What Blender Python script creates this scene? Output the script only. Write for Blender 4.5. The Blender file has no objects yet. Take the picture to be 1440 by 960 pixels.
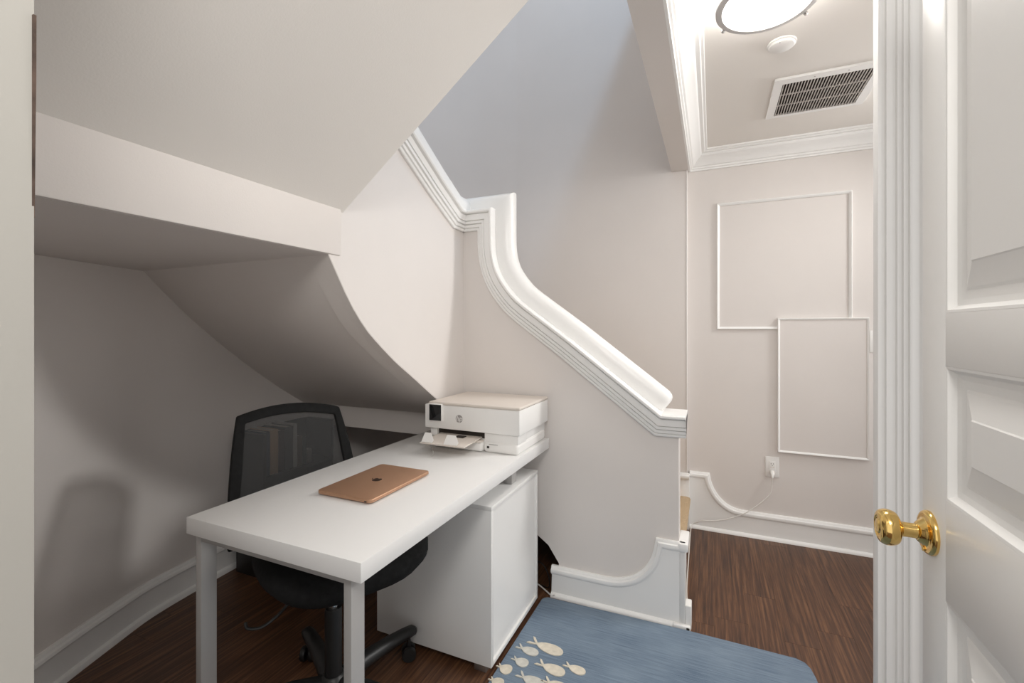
import bpy, bmesh, math, random
from mathutils import Vector, Matrix
random.seed(7)
S = bpy.context.scene
C = S.collection
R = math.radians

# ------------------------------------------------------------------ camera, world, light, exposure
cam_d = bpy.data.cameras.new('camera'); cam = bpy.data.objects.new('camera', cam_d); C.objects.link(cam)
cam_d.sensor_width = 36; cam_d.lens = 16; cam_d.shift_y = -17/1440; cam_d.clip_start = 0.02
cam.location = (0, 0, 1.24); cam.rotation_euler = (R(90), 0, R(23.78))
S.camera = cam

W = bpy.data.worlds.new('world'); S.world = W; W.use_nodes = True
W.node_tree.nodes['Background'].inputs[0].default_value = (1.0, 0.985, 0.97, 1)
W.node_tree.nodes['Background'].inputs[1].default_value = 0.42

def area(name, loc, target, size, power, color):
    d = bpy.data.lights.new(name, 'AREA'); d.size = size; d.energy = power; d.color = color
    o = bpy.data.objects.new(name, d); C.objects.link(o); o.location = loc
    o.rotation_euler = (Vector(target)-Vector(loc)).to_track_quat('-Z', 'Y').to_euler()
    return o
# daylight from the floor above, and an added fill light behind the camera
area('upstairs_light', (0.30, 1.6, 5.2), (-1.1, 2.6, 2.4), 0.16, 12, (0.40, 0.68, 1.0))
area('fill_light', (0.12, -0.30, 2.15), (-0.75, 0.75, 1.15), 0.4, 5.0, (1.0, 0.975, 0.94))
area('next_room_light', (1.5, 2.55, 2.24), (-1.4, 1.3, 0.9), 0.34, 6.0, (1.0, 0.985, 0.965)).data.spread = R(125)
LAMP_STRENGTH = 11.5

S.view_settings.view_transform = 'Standard'; S.view_settings.look = 'None'
S.view_settings.gamma = 1.0; S.view_settings.exposure = 1.31
S.cycles.max_bounces = 14; S.cycles.diffuse_bounces = 10
S.view_settings.use_curve_mapping = False

# ------------------------------------------------------------------ materials
def new_mat(name):
    m = bpy.data.materials.new(name); m.use_nodes = True
    nt = m.node_tree; return m, nt, nt.nodes['Principled BSDF']
def col(c): return (c[0], c[1], c[2], 1)
def mat(name, c, rough=0.5, metal=0.0, bump=0.0, bscale=200, var=0.0, vscale=6, spec=0.5, coat=0):
    m, nt, p = new_mat(name)
    p.inputs['Base Color'].default_value = col(c); p.inputs['Roughness'].default_value = rough
    p.inputs['Metallic'].default_value = metal; p.inputs['Specular IOR Level'].default_value = spec
    p.inputs['Coat Weight'].default_value = coat
    tc = nt.nodes.new('ShaderNodeTexCoord')
    if var:
        n = nt.nodes.new('ShaderNodeTexNoise'); n.inputs['Scale'].default_value = vscale; n.inputs['Detail'].default_value = 4
        nt.links.new(tc.outputs['Object'], n.inputs['Vector'])
        r = nt.nodes.new('ShaderNodeValToRGB')
        r.color_ramp.elements[0].position = .3; r.color_ramp.elements[1].position = .7
        r.color_ramp.elements[0].color = col([v*(1-var) for v in c]); r.color_ramp.elements[1].color = col([min(1, v*(1+var)) for v in c])
        nt.links.new(n.outputs['Fac'], r.inputs['Fac']); nt.links.new(r.outputs['Color'], p.inputs['Base Color'])
    if bump:
        n2 = nt.nodes.new('ShaderNodeTexNoise'); n2.inputs['Scale'].default_value = bscale; n2.inputs['Detail'].default_value = 3
        nt.links.new(tc.outputs['Object'], n2.inputs['Vector'])
        b = nt.nodes.new('ShaderNodeBump'); b.inputs['Strength'].default_value = bump; b.inputs['Distance'].default_value = .002
        nt.links.new(n2.outputs['Fac'], b.inputs['Height']); nt.links.new(b.outputs['Normal'], p.inputs['Normal'])
    return m

M = {}
M['wall'] = mat('greige_wall_paint', (0.70, 0.662, 0.634), .75, bump=.12, bscale=260, var=.015, vscale=3, spec=.3)
M['ceil'] = mat('ceiling_paint', (0.78, 0.75, 0.71), .8, bump=.1, bscale=240, spec=.25)
M['trim'] = mat('white_gloss_trim_paint', (0.83, 0.825, 0.81), .32, bump=.03, bscale=60)
M['beadm'] = mat('pale_corner_bead', (0.76, 0.73, 0.71), .6, bump=.03)
M['door'] = mat('white_door_paint', (0.90, 0.895, 0.875), .38, bump=.05, bscale=80)
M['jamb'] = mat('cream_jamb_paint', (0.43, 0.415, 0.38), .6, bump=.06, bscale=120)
M['bare'] = mat('bare_rough_wood', (0.085, 0.055, 0.042), .8, bump=.6, bscale=90, var=.5, vscale=40)
M['white'] = mat('white_laminate', (0.76, 0.755, 0.745), .38, bump=.015, bscale=300)
M['cab'] = mat('white_cabinet_foil', (0.77, 0.765, 0.75), .33, bump=.01, bscale=300)
M['steel'] = mat('grey_painted_steel', (0.43, 0.42, 0.41), .42, metal=.25, bump=.02, bscale=300)
M['alum'] = mat('dull_aluminium', (0.45, 0.44, 0.43), .35, metal=.9, bump=.02)
M['chrome'] = mat('brushed_nickel', (0.62, 0.61, 0.59), .25, metal=1.0, bump=.02)
M['ringm'] = mat('satin_lamp_ring', (0.66, 0.65, 0.64), .5, metal=.3, bump=.02)
M['black'] = mat('black_plastic', (0.010, 0.010, 0.010), .42, bump=.1, bscale=220)
M['fabric'] = mat('black_seat_fabric', (0.011, 0.011, 0.011), .9, bump=.5, bscale=500, var=.25, vscale=60, spec=.2)
M['shelf'] = mat('black_shelf_foil', (0.012, 0.011, 0.011), .5, bump=.05)
M['gold'] = mat('gold_aluminium', (0.53, 0.31, 0.195), .40, metal=.6, bump=.02, bscale=500)
M['golddark'] = mat('dark_logo_mirror', (0.10, 0.055, 0.035), .2, metal=.7, bump=.01)
M['brass'] = mat('polished_brass', (0.83, 0.57, 0.20), .12, metal=1.0, bump=.015, bscale=40)
M['pwhite'] = mat('printer_white_plastic', (0.80, 0.79, 0.77), .45, bump=.05, bscale=400)
M['pbeige'] = mat('printer_beige_plastic', (0.66, 0.60, 0.545), .55, bump=.08, bscale=400)
M['pgrey'] = mat('printer_grey_mark', (0.33, 0.31, 0.30), .5, bump=.01)
M['screen'] = mat('dark_glass_screen', (0.012, 0.012, 0.013), .08, bump=.005)
M['plate'] = mat('white_outlet_plastic', (0.80, 0.79, 0.77), .35, bump=.01)
M['cord'] = mat('white_cord_vinyl', (0.74, 0.72, 0.69), .45, bump=.02)
M['dark'] = mat('dark_duct_interior', (0.035, 0.028, 0.023), .9, bump=.1)
M['slat'] = mat('grille_slat_metal', (0.62, 0.58, 0.55), .5, bump=.02)
M['carpet'] = mat('tan_stair_carpet', (0.50, 0.37, 0.23), .95, bump=1.0, bscale=350, var=.28, vscale=180)
M['fish'] = mat('cream_tufted_wool', (0.70, 0.64, 0.53), .95, bump=.8, bscale=500, var=.10, vscale=60)
M['fish2'] = mat('grey_tufted_wool', (0.60, 0.585, 0.53), .95, bump=.8, bscale=500, var=.10, vscale=60)
M['page'] = mat('book_pages', (0.62, 0.58, 0.50), .9, bump=.3, bscale=300)
for i, c_ in enumerate([(.03, .045, .08), (.55, .36, .22), (.06, .03, .035), (.05, .05, .055), (.42, .40, .38), (.10, .06, .04), (.04, .06, .05), (.24, .22, .21)]):
    M['book%d' % i] = mat('book_cover_cloth_%d' % i, c_, .6, bump=.1, bscale=200)

def mat_wood():
    m, nt, p = new_mat('dark_walnut_plank')
    L = nt.links.new; N = nt.nodes.new
    tc = N('ShaderNodeTexCoord'); oi = N('ShaderNodeObjectInfo')
    geo = N('ShaderNodeNewGeometry')
    mp = N('ShaderNodeMapping'); mp.inputs['Scale'].default_value = (40, 1.1, 1)
    add = N('ShaderNodeVectorMath'); add.operation = 'ADD'
    sc = N('ShaderNodeVectorMath'); sc.operation = 'SCALE'; sc.inputs[0].default_value = (13, 7, 0); L(oi.outputs['Random'], sc.inputs['Scale'])
    L(geo.outputs['Position'], add.inputs[0]); L(sc.outputs[0], add.inputs[1]); L(add.outputs[0], mp.inputs['Vector'])
    n = N('ShaderNodeTexNoise'); n.inputs['Scale'].default_value = 2.4; n.inputs['Detail'].default_value = 9; n.inputs['Roughness'].default_value = .68; n.inputs['Distortion'].default_value = .35
    L(mp.outputs[0], n.inputs['Vector'])
    r = N('ShaderNodeValToRGB'); e = r.color_ramp.elements
    e[0].position = .32; e[0].color = (.034, .014, .008, 1); e[1].position = .70; e[1].color = (.215, .102, .048, 1)
    x = e.new(.5); x.color = (.090, .039, .019, 1)
    L(n.outputs['Fac'], r.inputs['Fac'])
    hs = N('ShaderNodeHueSaturation'); mr = N('ShaderNodeMapRange'); mr.inputs['To Min'].default_value = .95; mr.inputs['To Max'].default_value = 1.05
    L(oi.outputs['Random'], mr.inputs['Value']); L(mr.outputs[0], hs.inputs['Value']); L(r.outputs['Color'], hs.inputs['Color'])
    L(hs.outputs[0], p.inputs['Base Color']); p.inputs['Roughness'].default_value = .42
    b = N('ShaderNodeBump'); b.inputs['Strength'].default_value = .15; b.inputs['Distance'].default_value = .002
    L(n.outputs['Fac'], b.inputs['Height']); L(b.outputs[0], p.inputs['Normal'])
    return m
M['wood'] = mat_wood()

def mat_rug():
    m, nt, p = new_mat('blue_rug_pile')
    L = nt.links.new; N = nt.nodes.new
    tc = N('ShaderNodeTexCoord')
    mp = N('ShaderNodeMapping'); mp.inputs['Scale'].default_value = (5, 130, 1); L(tc.outputs['Object'], mp.inputs['Vector'])
    n = N('ShaderNodeTexNoise'); n.inputs['Scale'].default_value = 1.6; n.inputs['Detail'].default_value = 6; L(mp.outputs[0], n.inputs['Vector'])
    n2 = N('ShaderNodeTexNoise'); n2.inputs['Scale'].default_value = 5; n2.inputs['Detail'].default_value = 4; L(tc.outputs['Object'], n2.inputs['Vector'])
    n3 = N('ShaderNodeTexNoise'); n3.inputs['Scale'].default_value = 600; n3.inputs['Detail'].default_value = 2; L(tc.outputs['Object'], n3.inputs['Vector'])
    mx = N('ShaderNodeMix'); mx.data_type = 'FLOAT'; mx.inputs[0].default_value = .42; L(n.outputs['Fac'], mx.inputs[2]); L(n2.outputs['Fac'], mx.inputs[3])
    r = N('ShaderNodeValToRGB'); e = r.color_ramp.elements
    e[0].position = .30; e[0].color = (.075, .120, .185, 1); e[1].position = .70; e[1].color = (.215, .285, .360, 1)
    L(mx.outputs[0], r.inputs['Fac']); L(r.outputs[0], p.inputs['Base Color']); p.inputs['Roughness'].default_value = .95
    p.inputs['Sheen Weight'].default_value = .2
    b = N('ShaderNodeBump'); b.inputs['Strength'].default_value = .5; b.inputs['Distance'].default_value = .003
    L(n3.outputs['Fac'], b.inputs['Height']); L(b.outputs[0], p.inputs['Normal'])
    return m
M['rug'] = mat_rug()

def mat_mesh():
    m, nt, p = new_mat('black_chair_mesh')
    L = nt.links.new; N = nt.nodes.new
    p.inputs['Base Color'].default_value = (.02, .02, .02, 1); p.inputs['Roughness'].default_value = .7
    tc = N('ShaderNodeTexCoord'); ck = N('ShaderNodeTexNoise'); ck.inputs['Scale'].default_value = 900; mr = N('ShaderNodeMapRange'); mr.inputs['To Min'].default_value = .55; mr.inputs['To Max'].default_value = .97
    L(tc.outputs['Object'], ck.inputs['Vector'])
    t = N('ShaderNodeBsdfTransparent'); mx = N('ShaderNodeMixShader')
    L(ck.outputs['Fac'], mr.inputs['Value']); L(mr.outputs[0], mx.inputs[0]); L(t.outputs[0], mx.inputs[1]); L(p.outputs[0], mx.inputs[2])
    L(mx.outputs[0], nt.nodes['Material Output'].inputs['Surface'])
    return m
M['mesh'] = mat_mesh()

def mat_lamp():
    m, nt, p = new_mat('lit_frosted_glass')
    p.inputs['Base Color'].default_value = (.9, .88, .84, 1); p.inputs['Roughness'].default_value = .4
    p.inputs['Emission Color'].default_value = (1.0, .965, .92, 1); p.inputs['Emission Strength'].default_value = LAMP_STRENGTH
    return m
M['glow'] = mat_lamp()

# ------------------------------------------------------------------ helpers
def link(name, bm, m, parent=None, smooth=False, loc=None):
    bmesh.ops.recalc_face_normals(bm, faces=bm.faces[:])
    me = bpy.data.meshes.new(name); bm.to_mesh(me); bm.free()
    me.materials.append(M[m] if isinstance(m, str) else m)
    if smooth:
        for p in me.polygons: p.use_smooth = True
        try: me.set_sharp_from_angle(angle=R(smooth if smooth is not True else 40))
        except Exception: pass
    o = bpy.data.objects.new(name, me); C.objects.link(o)
    if parent: o.parent = parent
    if loc: o.location = loc
    return o
def tag(o, label, cat=None, group=None, kind=None):
    o['label'] = label
    if cat: o['category'] = cat
    if group: o['group'] = group
    if kind: o['kind'] = kind
    return o
def struct(o, label=None):
    o['kind'] = 'structure'
    if label: o['label'] = label
    return o
def thing(name, label, cat, loc=(0, 0, 0), rz=0, group=None):
    o = bpy.data.objects.new(name, None); C.objects.link(o); o.location = loc; o.rotation_euler = (0, 0, rz)
    o.empty_display_size = .05
    return tag(o, label, cat, group)
def bm_box(lo, hi, bev=0, seg=2, bm=None):
    b = bmesh.new()
    r = bmesh.ops.create_cube(b, size=1)
    lo = Vector(lo); hi = Vector(hi); sz = hi-lo; ce = (hi+lo)/2
    for v in b.verts: v.co = Vector((v.co.x*sz.x, v.co.y*sz.y, v.co.z*sz.z))+ce
    if bev: bmesh.ops.bevel(b, geom=b.edges[:], offset=bev, segments=seg, affect='EDGES', profile=.5)
    if bm is None: return b
    merge(bm, b); return bm
def merge(bm, b):
    me = bpy.data.meshes.new('tmp'); b.to_mesh(me); b.free(); bm.from_mesh(me); bpy.data.meshes.remove(me); return bm
def box(name, lo, hi, m, parent=None, bev=0, seg=2):
    return link(name, bm_box(lo, hi, bev, seg), m, parent, smooth=bool(bev))
def bm_prism(pts, axis, lo, hi, bev=0):
    """outline pts (a,b) extruded along axis 0=X (a=Y,b=Z) 1=Y (a=X,b=Z) 2=Z (a=X,b=Y)"""
    b = bmesh.new()
    def p3(a, c, t): return ((t, a, c), (a, t, c), (a, c, t))[axis]
    v0 = [b.verts.new(p3(a, c, lo)) for a, c in pts]; v1 = [b.verts.new(p3(a, c, hi)) for a, c in pts]
    n = len(pts)
    f0 = b.faces.new(v0); f1 = b.faces.new(v1[::-1])
    for i in range(n): b.faces.new((v0[i], v1[i], v1[(i+1) % n], v0[(i+1) % n]))
    bmesh.ops.recalc_face_normals(b, faces=b.faces[:])
    if bev: bmesh.ops.bevel(b, geom=[e for e in b.edges if all(len(f.verts) > 4 or True for f in e.link_faces)], offset=bev, segments=2, affect='EDGES', profile=.5)
    bmesh.ops.triangulate(b, faces=[f for f in b.faces if len(f.verts) > 4])
    return b
def prism(name, pts, axis, lo, hi, m, parent=None, bev=0, smooth=False):
    return link(name, bm_prism(pts, axis, lo, hi, bev), m, parent, smooth)
def bm_sweep(path, normal, prof, caps=True, scale_end=None):
    """sweep closed profile [(s,d)]: s along side = normal x tangent (left of travel seen from normal), d along normal"""
    b = bmesh.new(); N = Vector(normal).normalized(); P = [Vector(p) for p in path]; n = len(P); rings = []
    for i in range(n):
        t0 = (P[i]-P[i-1]).normalized() if i > 0 else None
        t1 = (P[i+1]-P[i]).normalized() if i < n-1 else None
        if t0 is None: t0 = t1
        if t1 is None: t1 = t0
        s0 = N.cross(t0); s1 = N.cross(t1); s = (s0+s1)
        s.normalize(); k = 1/max(.35, s.dot(s0)); s = s*k
        f = scale_end[i] if scale_end else (1, 1, 0)
        rings.append([b.verts.new(P[i]+s*(ps*f[0]+f[2])+N*(pd*f[1])) for ps, pd in prof])
    m = len(prof)
    for i in range(n-1):
        for j in range(m):
            b.faces.new((rings[i][j], rings[i][(j+1) % m], rings[i+1][(j+1) % m], rings[i+1][j]))
    if caps:
        b.faces.new(rings[0][::-1]); b.faces.new(rings[-1])
    bmesh.ops.triangulate(b, faces=[f for f in b.faces if len(f.verts) > 4])
    return b
def bm_tube(path, r, seg=10, caps=True):
    b = bmesh.new(); P = [Vector(p) for p in path]; n = len(P); rings = []; up = None
    rr = r if isinstance(r, (list, tuple)) else [r]*n
    for i in range(n):
        t = (P[min(i+1, n-1)]-P[max(i-1, 0)]).normalized()
        if up is None:
            up = Vector((0, 0, 1)) if abs(t.z) < .9 else Vector((1, 0, 0))
        x = t.cross(up).normalized(); y = x.cross(t).normalized(); up = y
        rings.append([b.verts.new(P[i]+(x*math.cos(2*math.pi*k/seg)+y*math.sin(2*math.pi*k/seg))*rr[i]) for k in range(seg)])
    for i in range(n-1):
        for k in range(seg): b.faces.new((rings[i][k], rings[i][(k+1) % seg], rings[i+1][(k+1) % seg], rings[i+1][k]))
    if caps: b.faces.new(rings[0][::-1]); b.faces.new(rings[-1])
    return b
def bm_lathe(prof, seg=32, axis='Z', org=(0, 0, 0), close=False):
    b = bmesh.new(); rings = []
    o = Vector(org)
    for r, h in prof:
        ring = []
        for k in range(seg):
            a = 2*math.pi*k/seg; p = (r*math.cos(a), r*math.sin(a), h)
            if axis == 'X': p = (h, r*math.cos(a), r*math.sin(a))
            elif axis == 'Y': p = (r*math.cos(a), h, r*math.sin(a))
            ring.append(b.verts.new(o+Vector(p)))
        rings.append(ring)
    m = len(rings)
    for i in range(m if close else m-1):
        A = rings[i]; B = rings[(i+1) % m]
        for k in range(seg): b.faces.new((A[k], A[(k+1) % seg], B[(k+1) % seg], B[k]))
    if not close:
        b.faces.new(rings[0][::-1]); b.faces.new(rings[-1])
    return b
def smooth_path(pts, n=4):
    P = [Vector(p) for p in pts]; out = []
    for i in range(len(P)-1):
        p0 = P[max(i-1, 0)]; p1 = P[i]; p2 = P[i+1]; p3 = P[min(i+2, len(P)-1)]
        for k in range(n):
            t = k/n
            out.append(.5*((2*p1)+(-p0+p2)*t+(2*p0-5*p1+4*p2-p3)*t*t+(-p0+3*p1-3*p2+p3)*t**3))
    out.append(P[-1]); return out
def interp(tbl, x):
    if x <= tbl[0][0]: return tbl[0][1]
    for (a, va), (b, vb) in zip(tbl, tbl[1:]):
        if x <= b: return va+(vb-va)*(x-a)/(b-a)
    return tbl[-1][1]

# ------------------------------------------------------------------ key dimensions (metres)
KY = 2.03      # face of the knee wall beside the stair
SX = -1.166    # face of the stair side wall over the desk
HY = 3.08      # hall end wall
TY = 3.03      # stairwell wall
CZ = 2.33      # hall ceiling

# ------------------------------------------------------------------ floor
fl = struct(box('floor', (-2.6, -1.6, -.06), (1.5, 3.3, -.004), 'wood'), 'dark brown hardwood plank floor')
PW = .127
plank_me = {}
for i in range(-20, 12):
    x0 = i*PW+.01
    y = -1.6-random.uniform(0, 1.0)
    while y < 3.2:
        ln = random.choice((.9, 1.1, 1.3))
        key = round(ln, 2)
        if key not in plank_me:
            b = bm_box((.0001, .0001, -.012), (PW-.0001, ln-.0001, 0), .0004, 1)
            me = bpy.data.meshes.new('plank'); b.to_mesh(me); b.free(); me.materials.append(M['wood']); plank_me[key] = me
        if y+ln > -1.5 and y < 3.1 and x0 > -2.55:
            o = bpy.data.objects.new('plank', plank_me[key]); C.objects.link(o); o.location = (x0, y, 0); o.parent = fl
        y += ln

# ------------------------------------------------------------------ curved outer (west) wall and stairwell wall
plan = smooth_path([(-.95, -.32, 0), (-1.25, -.05, 0), (-1.66, .2, 0), (-1.86, .4, 0), (-1.99, .6, 0), (-2.093, .8, 0), (-2.173, .991, 0), (-2.236, 1.161, 0), (-2.270, 1.364, 0), (-2.297, 1.591, 0),
                    (-2.31, 1.85, 0), (-2.30, 2.1, 0), (-2.24, 2.38, 0), (-2.10, 2.64, 0), (-1.88, 2.85, 0), (-1.60, 2.98, 0), (-1.30, 3.03, 0)], 5)
plan = plan+[Vector((-1.29, TY, 0)), Vector((-.147, TY, 0))]
b = bm_sweep(plan, (0, 0, 1), [(0, 0), (.1, 0), (.1, 5.6), (0, 5.6)])
struct(link('wall_left', b, 'wall', smooth=30), 'beige curved wall under and beside the winding stair')
bp_ = [p for p in plan if -.1 < p.y < 1.86 and p.x < -1.2]
BASEPROF = [(0, 0), (0, .150), (-.008, .150), (-.011, .146), (-.013, .138), (-.020, .132), (-.022, .122), (-.017, .116), (-.014, .108), (-.014, .026), (-.026, .020), (-.030, .010), (-.030, 0)]
bb = struct(link('baseboard_left', bm_sweep(bp_, (0, 0, 1), BASEPROF), 'trim', smooth=35), 'white baseboard bent along the curved wall')

# hall end wall, hall shell
struct(box('wall_back', (-.145, HY, 0), (1.35, HY+.12, 2.6), 'wall'), 'beige hall end wall with two framed panels')
struct(box('trim_1', (-.150, TY-.003, .34), (-.143, HY+.01, 2.24), 'beadm', bev=.002), 'pale corner bead at the end of the stairwell wall')
struct(box('ceiling', (-.137, -.1, CZ), (1.35, HY+.12, CZ+.08), 'ceil'), 'off-white hall ceiling')
beam = struct(box('wall_beam', (-.236, -.1, 2.23), (-.137, TY+.02, 3.86), 'wall'), 'beige header beam between stairwell and hall')
CROWN = [(0, 0), (-.010, 0), (-.012, .008), (-.020, .012), (-.022, .020), (-.030, .024), (-.036, .034), (-.046, .046), (-.058, .060), (-.068, .066), (-.074, .074), (-.076, .082), (-.092, .084), (-.096, .090), (-.106, .092), (-.108, .1), (0, .1)]
b = bm_sweep([(-.137, .2, 2.23), (-.137, HY, 2.23), (1.25, HY, 2.23)], (0, 0, 1), CROWN)
struct(link('trim_2', b, 'trim', smooth=25), 'white crown moulding around the hall ceiling')

# ------------------------------------------------------------------ stair side wall (X plane), knee wall (Y plane)
FRONT = [(1.135, 1.490), (1.178, 1.42), (1.218, 1.357), (1.262, 1.298), (1.319, 1.236), (1.383, 1.184), (1.487, 1.107), (1.603, 1.034), (1.764, .93), (1.90, .852), (2.05, .79)]
BACK = [(1.150, 1.492), (1.26, 1.40), (1.372, 1.298), (1.54, 1.16), (1.708, 1.03), (1.88, .905), (2.05, .79)]
curve = [(p.x, p.y) for p in smooth_path([(a, c, 0) for a, c in FRONT], 3)]
capX = [(2.03, 1.826), (1.945, 1.826), (1.764, 1.920), (1.576, 2.028), (1.15, 2.285)]
poly = [(-.1, 1.494)]+[(a, c+.004) for a, c in curve[:-3]]+[(2.03, .804), (2.03, 1.80), (1.945, 1.80)]+[(a, c-.02) for a, c in capX[2:]]+[(1.15, 2.5), (-.1, 2.5)]
sw = struct(prism('wall_stair_side', poly, 0, SX-.10, SX, 'wall'), 'pale beige stair side wall with a curved lower edge')
struct(box('wall_band', (SX-.005, -.1, 1.4905), (SX+.007, 1.187, 1.70), 'wall', bev=.005), 'pale beige band over the desk nook opening')

bead = [(-1.166, 1.826), (-.990, 1.826), (-.990, 1.72), (-.987, 1.631), (-.969, 1.545), (-.933, 1.472), (-.870, 1.393), (-.808, 1.341), (-.598, 1.188), (-.5, 1.112), (-.197, .877), (-.100, .877)]
sm = smooth_path([(a, 0, c) for a, c in bead[2:8]], 4)
bead = bead[:2]+[(p.x, p.z) for p in sm]+bead[8:]
kn = [(-.13, 0)]+[(-.13, .86)]+[(a, c-.02) for a, c in bead[::-1][1:-1]]+[(SX, 1.806), (SX, .70), (-.95, .45), (-.759, .261), (-.707, .225), (-.656, .150), (-.656, 0)]
kw = struct(prism('wall_knee', kn, 1, KY, KY+.10, 'wall'), 'beige knee wall beside the stair, cut away beside the cabinet')

# cap moulding: s=0 is the lip line, negative side = down
FAS = [(-.090, 0), (-.090, .010), (-.086, .013), (-.079, .014), (-.076, .010), (-.074, .019), (-.062, .021), (-.059, .016), (-.057, .028), (-.046, .030), (-.043, .023), (-.041, .033), (-.014, .035), (-.011, .030), (-.009, .046), (-.004, .050), (.003, .050), (.008, .044), (.008, -.125), (-.005, -.125), (-.005, -.10), (-.005, 0)]
pathY = [(a, KY, c) for a, c in bead]
# travelling +X with N=-Y: N x T = (-Y) x (+X) = +Z  -> positive side is up
cap = struct(link('trim_3', bm_sweep(pathY, (0, -1, 0), FAS), 'trim', smooth=25), 'white stepped cap moulding on the knee wall, swooping down with the stair')
def loaf(h, w, c=-.05, n=16):
    pts = [(0.004, c+w)]
    for k in range(n+1):
        a = math.pi*k/n
        pts.append((.018+(h-.018)*math.sin(a)**.75, c+w*(math.copysign(abs(math.cos(a))**.8, math.cos(a)))))
    pts.append((0.004, c-w)); return pts
LOAF = loaf(.092, .052)
rp = [p for p in pathY[:-2]]
last = Vector(pathY[-2]); prev = Vector(pathY[-3]); d_ = (last-prev).normalized(); e_ = last-d_*.012
ends = [e_+d_*x for x in (-.05, -.025, -.010, 0, .006)]
sc_ = [(1, 1, 0), (.97, .96, 0.002), (.88, .86, .006), (.72, .7, .013), (.45, .45, .024)]
rp = rp+ends
scl = [(1, 1, 0)]*(len(rp)-5)+sc_
# rail centre stays over the wall: shift profile so scaling is about its own axis
LO2 = [(s_, d+.05) for s_, d in LOAF]
b = bm_sweep([Vector(p)+Vector((0, .05, 0)) for p in rp], (0, -1, 0), LO2, scale_end=scl)
rl = link('handrail', b, 'trim', cap, smooth=50); rl['label'] = 'white rounded handrail on top of the cap'
# cap on the stair side wall: travel from corner toward the camera (-Y) with N=+X: X x (-Y) = -Z -> so travel +Y
pathX = [(SX, a, c) for a, c in capX[::-1]]
FASX = [(s_, d) for s_, d in FAS]
cap2 = struct(link('trim_4', bm_sweep(pathX, (1, 0, 0), FASX), 'trim', smooth=25), 'white stepped cap moulding climbing the stair side wall')
b = bm_sweep([Vector(p) for p in pathX], (1, 0, 0), [(s_*.95, d) for s_, d in loaf(.092, .070, -.028)])
link('handrail', b, 'trim', cap2, smooth=50)

# knee wall base: plate, cap, shoe
kb = [(-.688, .140), (-.46, .140), (-.41, .142), (-.372, .149), (-.318, .172), (-.273, .212), (-.240, .268), (-.221, .352), (-.105, .352)]
kbs = [kb[0]]+[(p.x, p.y) for p in smooth_path([(a, c, 0) for a, c in kb[1:8]], 4)]+[kb[-1]]
base_k = struct(prism('baseboard_knee', [(-.105, 0), (-.105, .335)]+[(a+.004, c-.012) for a, c in kbs[::-1][1:]]+[(-.688, 0)], 1, KY-.014, KY+.002, 'trim'), 'white knee wall baseboard curving up at its end')
CAPB = [(-.038, 0), (-.038, .015), (-.032, .017), (-.030, .022), (-.022, .024), (-.014, .022), (-.010, .016), (-.004, .014), (0, .010), (0, -.002), (-.010, -.002)]
link('cap_moulding', bm_sweep([(a, KY, c) for a, c in kbs], (0, -1, 0), CAPB), 'trim', base_k, smooth=35)
SHOE = [(0, 0), (0, .030), (.008, .029), (.015, .024), (.019, .015), (.020, 0)]
link('shoe_moulding', bm_sweep([(-.688, KY, 0), (-.105, KY, 0)], (0, -1, 0), SHOE), 'trim', base_k, smooth=50)
# end return of the knee wall base around the wall end
box('end_board', (-.1305, KY-.014, 0), (-.105, KY+.114, .348), 'trim', base_k, bev=.003)
link('end_cap', bm_box((-.131, KY-.024, .318), (-.092, KY+.124, .352), .006), 'trim', base_k, smooth=True)

# hall base
hb = [(-.131, .351), (-.016, .351), (-.010, .308), (.010, .256), (.044, .207), (.089, .171), (.145, .153), (.225, .150), (1.25, .150)]
hbs = hb[:2]+[(p.x, p.y) for p in smooth_path([(a, c, 0) for a, c in hb[2:8]], 4)]+[hb[-1]]
hbs = [hb[0], hb[1]]+hbs[2:]
base_h = struct(prism('baseboard_back', [(1.25, 0), (1.25, .138)]+[(a-.004, c-.012) for a, c in hbs[::-1][1:-1]]+[(-.131, .34), (-.131, 0)], 1, HY-.014, HY+.002, 'trim'), 'white hall baseboard curving up beside the stair')
link('cap_moulding', bm_sweep([(a, HY, c) for a, c in hbs], (0, -1, 0), CAPB), 'trim', base_h, smooth=35)
link('shoe_moulding', bm_sweep([(-.131, HY, 0), (1.25, HY, 0)], (0, -1, 0), SHOE), 'trim', base_h, smooth=50)
base_s = struct(box('baseboard_stair', (-.24, TY-.014, .0), (-.131, HY-.012, .338), 'trim', bev=.003), 'short white baseboard block at the foot of the stairwell wall')
link('cap_moulding', bm_sweep([(-.24, TY-.012, .351), (-.131, TY-.012, .351)], (0, -1, 0), CAPB), 'trim', base_s, smooth=35)

# ------------------------------------------------------------------ nook soffit, strip wall, storage void
bx0 = -2.42
rows = 24
b = bmesh.new(); g = []
for i in range(rows+1):
    yf = 1.135+(2.05-1.135)*i/rows; row = []
    yb = 1.150+(2.05-1.150)*i/rows
    for j in range(9):
        t = j/8; te = t
        x = SX-.001+(bx0-SX)*t
        row.append(b.verts.new((x, yf+(yb-yf)*te, interp(curve, yf)*(1-te)+interp(BACK, yb)*te)))
    g.append(row)
for i in range(rows):
    for j in range(8): b.faces.new((g[i][j], g[i+1][j], g[i+1][j+1], g[i][j+1]))
r_ = bmesh.ops.extrude_face_region(b, geom=b.faces[:])
bmesh.ops.translate(b, vec=(0, 0.06, .06), verts=[v for v in r_['geom'] if isinstance(v, bmesh.types.BMVert)])
struct(link('ceiling_slope', b, 'wall', smooth=30), 'sloping underside of the stair over the desk nook')
struct(box('ceiling_nook', (bx0, -.4, 1.490), (SX-.001, 1.155, 1.56), 'wall'), 'flat low ceiling over the desk nook')
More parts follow.
